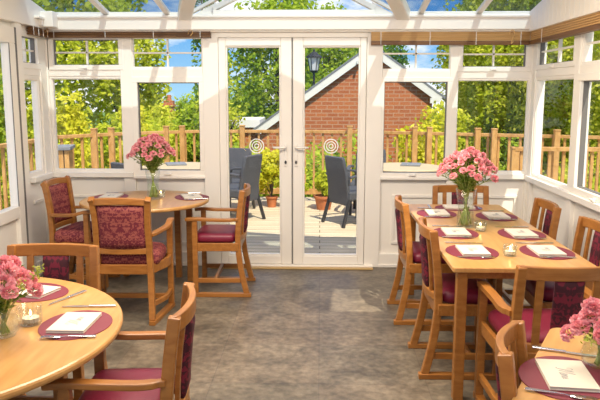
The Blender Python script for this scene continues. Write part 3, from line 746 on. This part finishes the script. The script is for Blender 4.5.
fence('timber balustrade behind the deck on the right of the doors', [(.93, 10.2), (2.83, 9.5), (3.9, 9.1)], [(1.37, 9.98), (1.57, 9.9), (2.21, 9.68), (2.42, 9.6), (3.18, 9.30)])
fence('near timber balustrade outside the right-hand windows', [(2.12, 7.50), (3.02, 7.47), (4.2, 7.44)], [(2.12, 7.5), (2.27, 7.5), (3.3, 7.46)], 1.05, .15, .13, -.02)
fence('timber balustrade along the left side of the deck', [(-3.47, 8.89), (-3.5, 7.2)], [(-3.5, 7.9)])
# slatted planter box
pb = thing('planter_box', 'slatted timber box with a grey lid by the left corner window', 'planter box', (-3.02, 7.75, -.015), R(12)); pb.scale = (.62, .8, 1.)
m = MB()
for k in range(5): m.box(-.24+.1*k, -.16+.1*k, -.2, -.17, 0, 1.0).box(-.24+.1*k, -.16+.1*k, .17, .2, 0, 1.0)
for k in range(4): m.box(-.24, -.21, -.17+.087*k, -.10+.087*k, 0, 1.).box(.21, .24, -.17+.087*k, -.10+.087*k, 0, 1.)
m.build('slats', M['fence'], pb, .003); MB().box(-.21, .21, -.17, .17, .0, .98).build('liner', M['bark'], pb); MB().box(-.28, .28, -.24, .24, 1., 1.04).build('lid', M['slate'], pb, .005)
# wicker chairs
def wicker(label, x, y, rz):
    t = thing('wicker_chair', label, 'chair', (x, y, -.015), rz, 'grey wicker chairs on the deck')
    bk = [(0, -.20, .26), (0, -.21, .42), (0, -.235, .60), (0, -.285, .865)]
    MB().sweep(catmull(bk, 4), [.43]*10+[.42, .41, .39], .045, (1, 0, 0)).build('backrest', M['wicker'], t, .015)
    MB().box(-.25, .25, -.22, .27, .33, .44).build('seat', M['wicker'], t, .02)
    for s in (-1, 1):
        MB().sweep([(s*.23, .24, .36), (s*.235, .25, 0)], .035, .035).build('leg', M['alum'], t, .003)
        MB().sweep([(s*.215, -.2, .34), (s*.23, -.30, 0)], .035, .035).build('leg', M['alum'], t, .003)
        MB().sweep(catmull([(s*.255, -.23, .62), (s*.27, 0, .645), (s*.27, .2, .635), (s*.265, .25, .58), (s*.262, .245, .40)], 4), .05, .03).build('armrest', M['wicker'], t, .008)
    return t
w0 = wicker('grey wicker chair on the deck with its back to the right glass door', .415, 8.60, -R(57))
def wcopy(label, x, y, rz):
    t = copy_tree(w0); t.location = (x, y, -.015); t.rotation_euler = (0, 0, rz); t['label'] = label
wcopy('grey wicker chair half hidden behind the right door stile', .68, 9.35, R(172))
wcopy('grey wicker chair on the deck seen from behind through the left glass door', -1.10, 8.74, R(64))
wcopy('grey wicker chair cut off by the left edge of the left door', -1.24, 9.40, R(165))
wcopy('grey wicker chair outside below the left back window', -2.04, 7.76, -R(40))
def otable(label, x, y, r):
    t = thing('patio_table', label, 'table', (x, y, -.015), 0, 'pale patio tables')
    MB().lathe([(0, .71), (r-.01, .71), (r, .72), (r, .745), (r-.01, .755), (0, .755)], 48).build('tabletop', M['otop'], t)
    for k in range(4):
        q = PI/4+PI/2*k; MB().sweep([(r*.6*math.cos(q), r*.6*math.sin(q), .715), (r*.66*math.cos(q), r*.66*math.sin(q), 0)], .045, .045).build('leg', M['alum'], t)
otable('pale round patio table outside the left windows', -1.72, 8.32, .47)
otable('pale round patio table outside the right windows', 1.02, 8.35, .48)
for lab, x, y, rz in (('grey slate board lying on the left patio table', -1.80, 8.45, .3), ('grey slate board lying on the right patio table', 1.13, 8.50, -.2)):
    o = MB().box(-.12, .12, -.15, .15, 0, .018).build('slate_board', M['slate'], None, .003); o.location = (x, y, .7405); o.rotation_euler = (0, 0, rz); tag(o, lab, 'board')
# foliage helper
def leaves(n, centres, rc, size, seed, aspect=.55, updir=.3):
    g = np.random.default_rng(seed); C = np.asarray(centres, float)
    c = C[g.integers(0, len(C), n)]
    v = g.normal(size=(n, 3)); v /= np.linalg.norm(v, axis=1)[:, None]
    rad = rc if np.isscalar(rc) else np.asarray(rc)
    p = c+v*(rad*g.uniform(.35, 1., n)**.6)[:, None]
    nrm = v*.7+g.normal(size=(n, 3))*.6; nrm[:, 2] += updir*1.6; nrm[:, 1] -= .55; nrm /= np.linalg.norm(nrm, axis=1)[:, None]
    a = np.cross(nrm, g.normal(size=(n, 3))); a /= np.linalg.norm(a, axis=1)[:, None]; b = np.cross(nrm, a)
    L = size*g.uniform(.6, 1.3, n)[:, None]; W = L*aspect
    V = np.stack([p-a*L*.5, p+b*W*.5, p+a*L*.5, p-b*W*.5], 1).reshape(-1, 3)
    F = np.arange(4*n).reshape(-1, 4)
    return V, F
def leaf_obj(name, V, F, mat, parent):
    me = bpy.data.meshes.new(name); me.vertices.add(len(V)); me.vertices.foreach_set('co', V.astype(np.float32).ravel())
    me.loops.add(F.size); me.loops.foreach_set('vertex_index', F.astype(np.int32).ravel())
    me.polygons.add(len(F)); me.polygons.foreach_set('loop_start', np.arange(0, F.size, 4, dtype=np.int32))
    me.materials.append(mat); me.update(calc_edges=True); me.validate()
    o = bpy.data.objects.new(name, me); COL.objects.link(o); o.parent = parent; return o
def tree(label, x, y, zc, rx, rz_, n, mat, size=.14, seed=0, shape='round', name='tree', group='trees and bushes beyond the deck', density=1., trunk=.12, ground=-1.8, ncl=None):
    t = thing(name, label, 'tree' if name == 'tree' else 'bush', (x, y, ground), 0, group)
    g = np.random.default_rng(seed+100); zc = zc-ground
    ncl = ncl or max(10, int(26*rx*rz_)+10); cs = []
    while len(cs) < ncl:
        v = g.normal(size=3); v /= np.linalg.norm(v); r = g.uniform(.45, .95)
        if shape == 'cone':
            h = g.uniform(0, 1)**1.3; w = rx*(1-h)*.8; th = g.uniform(0, 2*PI)
            cs.append((w*math.cos(th), w*math.sin(th), zc-rz_+2*rz_*h*.94))
        else: cs.append((v[0]*rx*r, v[1]*rx*.85*r, zc+v[2]*rz_*r))
    rc = (.30 if shape == 'cone' else .42)*min(rx, 1.6)**.7
    V, F = leaves(n, cs, rc, size, seed)
    if shape == 'cone': rc_top = None
    leaf_obj('foliage', V, F, mat, t)
    m = MB(); top = zc+rz_*.4
    m.tube([(0, 0, 0), (.05, 0, top*.5), (-.03, .02, top)], [trunk, trunk*.8, trunk*.3], 8)
    for k in range(7):
        c = cs[k*3 % len(cs)]; s0 = min(top*.9, max(.3, c[2]*.6)); m.tube([(0, 0, s0), (c[0]*.5, c[1]*.5, (s0+c[2])/2+.1), c], [trunk*.4, trunk*.25, trunk*.08], 5)
    m.build('trunk', M['bark'], t, smooth=True)
    return t
tree('tall leafy tree behind the left corner windows', -6.9, 17., 2.0, 2.1, 3.6, 15000, M['ltree'], .17, 1)
tree('tall bright tree just right of the left corner, behind the conifers', -5.15, 18.5, 2.7, 1.05, 2.5, 5000, M['ltree'], .16, 2)
tree('yellow-green cone-shaped conifer in the left back window', -4.85, 13.2, .05, .95, 1.65, 6500, M['ytree'], .10, 3, 'cone')
tree('smaller yellow conifer right of the first in the left back window', -3.75, 13.6, -.1, .80, 1.55, 5500, M['ytree'], .10, 4, 'cone')
tree('low lime bush behind the left fence', -4.3, 14.8, .15, .9, 1.1, 5000, M['ltree'], .12, 5, name='bush')
tree('pale bush left of the far brick chimney', -4.25, 17.5, .35, .80, 1.25, 4500, M['ltree'], .13, 6, name='bush')
tree('mid-green bush in front of the far brick chimney', -3.6, 15.8, -.1, .75, 1.1, 4500, M['ltree'], .12, 7, name='bush')
tree('dark rounded tree right of the far brick chimney', -3.0, 16.6, .15, .8, 1.65, 6500, M['mtree'], .12, 8)
tree('slender loose tree beside the left door post', -3.05, 19., 2.9, .55, 2.0, 1500, M['dtree'], .13, 9)
tree('pale yellow tree at the left edge of the left door', -2.48, 16.8, .4, .52, 2.4, 3200, M['ltree'], .12, 10)
tree('big dense dark tree behind the left glass door', -1.45, 23., 1.9, 1.7, 3.6, 15000, M['mtree'], .17, 11)
tree('leafy tree behind the lantern in the right door', .15, 33., 2.8, 2.0, 3.2, 12000, M['mtree'], .20, 12)
tree('dark tree peeping over the brick gable', 2.5, 29., 2.2, 1.2, 2.0, 4000, M['dtree'], .18, 13)
tree('bright shrub in front of the brick house', 1.95, 12.6, -.2, .62, 1.45, 5000, M['ytree'], .10, 14, name='bush')
tree('green shrub beside the yellow drainpipe', 2.65, 14., -.1, .55, 1.9, 4500, M['ltree'], .11, 15, name='bush')
tree('tall light-green tree filling the right back window', 4.0, 15.2, 1.8, 1.25, 3.1, 40000, M['ltree'], .095, 16, ncl=210)
tree('tall tree behind the first right-hand window', 5.15, 14., 1.8, 1.3, 3.1, 40000, M['ltree'], .09, 17, ncl=210)
tree('tall tree behind the second right-hand window', 5.35, 11.6, 1.7, 1.1, 2.8, 36000, M['ltree'], .08, 18, ncl=200)
tree('dark shrub low behind the right balustrade', 3.1, 12.2, -.6, .95, 1.25, 8000, M['mtree'], .10, 19, name='bush')
tree('dark shrub outside the right wall windows', 4.35, 11.2, -.5, .95, 1.3, 8000, M['ltree'], .10, 20, name='bush')
tree('dark shrub low behind the left balustrade', -3.2, 12.2, -.9, 1.1, 1.0, 5500, M['dtree'], .11, 21, name='bush')
tree('green shrub behind the left end of the balustrade', -4.9, 11.4, -.4, .95, 1.2, 5500, M['ltree'], .11, 22, name='bush')
tree('green tree outside the left wall', -6.6, 10.6, 1.0, 1.5, 2.4, 9000, M['mtree'], .14, 23)
tree('low green shrub behind the fence in the right door', .30, 12.6, -.40, 1.05, 1.15, 8000, M['mtree'], .11, 24, name='bush')
tree('low green shrub behind the fence in the left door', -1.35, 12.3, -.45, .95, 1.1, 7000, M['mtree'], .11, 25, name='bush')
tree('distant tree in the gap between the right-hand trees', 6.2, 20., 2.0, 1.8, 3.4, 14000, M['ltree'], .15, 26)
tree('distant tree far beyond the right back window', 4.9, 21., 2.2, 1.3, 3.2, 14000, M['ltree'], .14, 27)
tree('unseen tree added outside the right wall to block sun, nearest the camera', 5.4, .3, 2.3, 1.2, 3.3, 8000, M['mtree'], .16, 28)  # out-of-view tree placed to keep sun off the right-hand windows
tree('unseen tree added outside the middle of the right wall to block sun', 5.5, 2.7, 2.3, 1.1, 3.3, 8000, M['mtree'], .16, 29)  # second unseen tree, placed to dapple sun through the right wall
for k, (x, w) in enumerate(((-8.6, 'left'), (-6.2, 'middle'), (-4.0, 'right'))):
    tree('distant hedge tree on the skyline, '+w+' one of three in the left windows', x, 34., -.1, 1.6, 1.9, 5000, M['mtree' if k else 'ltree'], .20, 40+k)
# potted shrubs
def potted(label, x, y, r, h, bx, bz, n, mat, seed):
    t = thing('potted_shrub', label, 'potted plant', (x, y, -.015), 0, 'terracotta pots on the deck')
    MB().lathe([(0, 0), (r*.7, 0), (r*.95, h*.82), (r*1.06, h*.82), (r*1.08, h), (r*.95, h), (r*.9, h*.88), (0, h*.86)], 28).build('pot', M['terra'], t)
    MB().lathe([(0, h*.86), (r*.9, h*.88), (0, h*.9)], 20).build('soil', M['soil'], t)
    g = np.random.default_rng(seed); cs = [(g.normal()*bx*.45, g.normal()*bx*.4, h+bz*(.15+.85*g.uniform())) for _ in range(22)]
    V, F = leaves(n, cs, bx*.42, .055, seed); leaf_obj('foliage', V, F, mat, t)
    m = MB()
    for c in cs[:8]: m.tube([(0, 0, h*.86), (c[0]*.4, c[1]*.4, (h+c[2])/2), c], .008, 5)
    m.build('stem', M['bark'], t)
potted('terracotta pot with a tall yellow-green bush in the left door', -.70, 9.80, .085, .16, .23, .60, 2600, M['ytree'], 31)
potted('terracotta pot at the right edge of the left door glass', -.45, 9.75, .10, .20, .18, .45, 1600, M['ltree'], 32)
potted('wide terracotta pot with a small shrub in the right door', .055, 9.62, .135, .20, .15, .34, 1300, M['ltree'], 33)

# brick house with white bargeboards, its gable turned a little to the right
HR = R(0)
h = thing('brick_house', 'red brick gable house with white bargeboards behind the deck', 'house', (1.312, 18., 0), HR)
def onplane(x, z):            # point of the plane y = 18 seen along the same direction, carried to the turned gable
    dx, dy = x, 18.; n = Vector((math.sin(HR), -math.cos(HR)))
    t = (n.x*1.312+n.y*18.)/(n.x*dx+n.y*dy); return (dx*t-1.312)/math.cos(HR), 1.63+(z-1.63)*t
ax, az = 0., 2.83; lx, lz = onplane(-1.72, .66); rx_, rz2 = onplane(3.17, 1.52)
MB().prism([(lx+.15, -1.8), (rx_-.25, -1.8), (rx_-.25, rz2+.0), (ax, az-.16), (lx+.15, lz-.0)], 1, .12, 1.55).build('wall', M['brick'], h)
for (bx, bz) in ((lx, lz), (rx_, rz2)):
    dv = Vector((bx-ax, 0, bz-az)).normalized(); nv = Vector((-dv.z, 0, dv.x)); nv = nv if nv.z > 0 else -nv
    A = Vector((ax, 0, az)); B = Vector((bx, 0, bz))
    MB().sweep([A-nv*.085+Vector((0, .03, 0)), B-nv*.085+Vector((0, .03, 0))], .06, .17, (0, 1, 0)).build('bargeboard', M['white'], h)
    MB().sweep([A+nv*.02+Vector((0, .8, 0)), B+nv*.02+Vector((0, .8, 0))+dv*.08], 1.6, .06, (0, 1, 0)).build('roof', M['slate'], h)
MB().box(rx_-.32, rx_-.20, -.01, .1, rz2-.16, rz2-.02).build('soffit_box', M['white'], h)
MB().tube(catmull([(rx_-.02, .0, rz2-.12), (rx_-.04, -.0, rz2-.25), (rx_-.28, .0, rz2-.45), (rx_-.30, .0, rz2-.7), (rx_-.30, .0, -1.8)]), .05, 8).build('drainpipe', M['yellowpipe'], h, smooth=True)
MB().box(-.38, -.33, -.10, .0, 2.36, 2.46).build('bracket', M['white'], h)
gg = thing('garage', 'low garage with white flat roof left of the brick house', 'building', (-2.32, 18.5, 0))
MB().box(-1.1, .6, 0, 1.6, -1.8, .70).build('wall', M['brick'], gg); MB().box(-1.25, .7, -.15, 1.7, .70, .92).build('fascia', M['white'], gg, .01); MB().box(-.1, .12, .3, .6, .92, .98).build('roof_vent', M['slate'], gg)
ch = thing('chimney', 'distant red brick chimney among the trees in the left window', 'chimney', (-6.62, 30., -.22))
MB().box(-.2, .2, -.2, .2, -1.8, 1.50).box(-.25, .25, -.25, .25, 1.25, 1.33).build('stack', M['brick'], ch)
MB().lathe([(0, 1.5), (.11, 1.5), (.09, 1.75), (0, 1.75)], 12).build('chimney_pot', M['terra'], ch)
# lantern post behind the house
lp = thing('street_lantern', 'black lantern on a post above the roofline in the right door', 'street lamp', (-.198, 20.6, .396)); lp.scale = (.757, .757, .757)
MB().tube([(0, 0, -2.9), (0, 0, 2.40)], [.07, .045], 10).build('post', M['black'], lp)
MB().lathe([(0, 2.38), (.09, 2.40), (.16, 2.46), (.16, 2.49), (0, 2.49)], 8).build('collar', M['black'], lp)
MB().lathe([(.15, 2.49), (.245, 2.98), (.0, 2.98)], 6).build('lantern_glass', M['lampg'], lp)
fr = MB()
for k in range(6):
    q = 2*PI*k/6; fr.tube([(.155*math.cos(q), .155*math.sin(q), 2.48), (.25*math.cos(q), .25*math.sin(q), 2.99)], .018, 5)
fr.build('lantern_frame', M['black'], lp)
MB().lathe([(0, 2.97), (.32, 2.97), (.31, 3.02), (.18, 3.12), (.08, 3.20), (.04, 3.22), (.05, 3.27), (0, 3.33)], 8).build('lantern_cap', M['black'], lp)

# ------------------------------------------------------------------ sky, sun, added fill lights
w = bpy.data.worlds.new('sky'); S.world = w; w.use_nodes = True; nt = w.node_tree; L = nt.links.new
bg = nt.nodes['Background']; tc = nt.nodes.new('ShaderNodeTexCoord'); sp = nt.nodes.new('ShaderNodeSeparateXYZ'); L(tc.outputs['Generated'], sp.inputs[0])
r1 = nt.nodes.new('ShaderNodeValToRGB'); e = r1.color_ramp.elements
e[0].position = 0.; e[0].color = (.27, .47, .64, 1); e[1].position = .35; e[1].color = (.03, .15, .50, 1); k = e.new(.1); k.color = (.07, .27, .58, 1)
L(sp.outputs['Z'], r1.inputs[0])
mp = nt.nodes.new('ShaderNodeMapping'); mp.inputs['Scale'].default_value = (1, 1, 2.2); mp.inputs['Location'].default_value = (.35, .2, .1); L(tc.outputs['Generated'], mp.inputs[0])
n = nt.nodes.new('ShaderNodeTexNoise'); n.inputs['Scale'].default_value = 5.5; n.inputs['Detail'].default_value = 8; n.inputs['Roughness'].default_value = .55; L(mp.outputs[0], n.inputs['Vector'])
r2 = nt.nodes.new('ShaderNodeValToRGB'); e = r2.color_ramp.elements; e[0].position = .49; e[0].color = (0, 0, 0, 1); e[1].position = .57; e[1].color = (1, 1, 1, 1); hz = nt.nodes.new('ShaderNodeMath'); hz.operation = 'MULTIPLY_ADD'; hz.inputs[1].default_value = -.45; hz.inputs[2].default_value = .055; L(sp.outputs['Z'], hz.inputs[0])
hm = nt.nodes.new('ShaderNodeMath'); hm.operation = 'MAXIMUM'; hm.inputs[1].default_value = 0.; L(hz.outputs[0], hm.inputs[0])
ha = nt.nodes.new('ShaderNodeMath'); L(hm.outputs[0], ha.inputs[0]); L(n.outputs['Fac'], ha.inputs[1]); L(ha.outputs[0], r2.inputs[0])
mx = nt.nodes.new('ShaderNodeMix'); mx.data_type = 'RGBA'; L(r2.outputs['Color'], mx.inputs[0]); L(r1.outputs['Color'], mx.inputs[6]); mx.inputs[7].default_value = (.72, .72, .72, 1)
L(mx.outputs[2], bg.inputs['Color']); bg.inputs['Strength'].default_value = 1.5
def light(kind, name, loc, energy, color, **kw):
    l = bpy.data.lights.new(name, kind); l.energy = energy; l.color = color
    for k_, v_ in kw.items(): setattr(l, k_, v_)
    o = bpy.data.objects.new(name, l); COL.objects.link(o); o.location = loc; return o
sun = light('SUN', 'sun', (5, 14, 14), 5.4, (1., .93, .78), angle=R(.6))
sun.rotation_euler = (-Vector((.35, -.80, 1.4))).to_track_quat('-Z', 'Y').to_euler()
for nme, x, y, en in (('fill_light_front', -.3, .6, 58), ('fill_light_middle', -.3, 3.6, 138)):  # area lights added to fill the room, no fixtures behind them
    a = light('AREA', nme, (x, y, roofz(y)-.12), en, (1., .88, .73), shape='RECTANGLE', size=2.6, size_y=1.2)

# ------------------------------------------------------------------ camera and view
cam = bpy.data.cameras.new('camera'); co = bpy.data.objects.new('camera', cam); COL.objects.link(co); S.camera = co
cam.sensor_fit = 'HORIZONTAL'; cam.sensor_width = 36.; cam.lens = 682.524/600*36; cam.clip_start = .05; cam.clip_end = 500
p, yw, rl = .156, .0295, .0012
cy, sy = math.cos(yw), math.sin(yw)
R0 = Vector((cy, sy, 0)); F = Vector((-sy*math.cos(p), cy*math.cos(p), -math.sin(p))); U0 = R0.cross(F)
X = R0*math.cos(rl)+U0*math.sin(rl); U = U0*math.cos(rl)-R0*math.sin(rl)
mt = Matrix((X, U, -F)).transposed().to_4x4(); mt.translation = (0, 0, 1.63); co.matrix_world = mt
S.view_settings.view_transform = 'Standard'; S.view_settings.look = 'None'; S.view_settings.gamma = 1.; S.view_settings.exposure = .12; S.view_settings.use_curve_mapping = False
S.cycles.transparent_max_bounces = 24; S.cycles.max_bounces = 8; S.cycles.caustics_reflective = False; S.cycles.caustics_refractive = False
S.cycles.sample_clamp_indirect = 6.; S.cycles.use_denoising = True
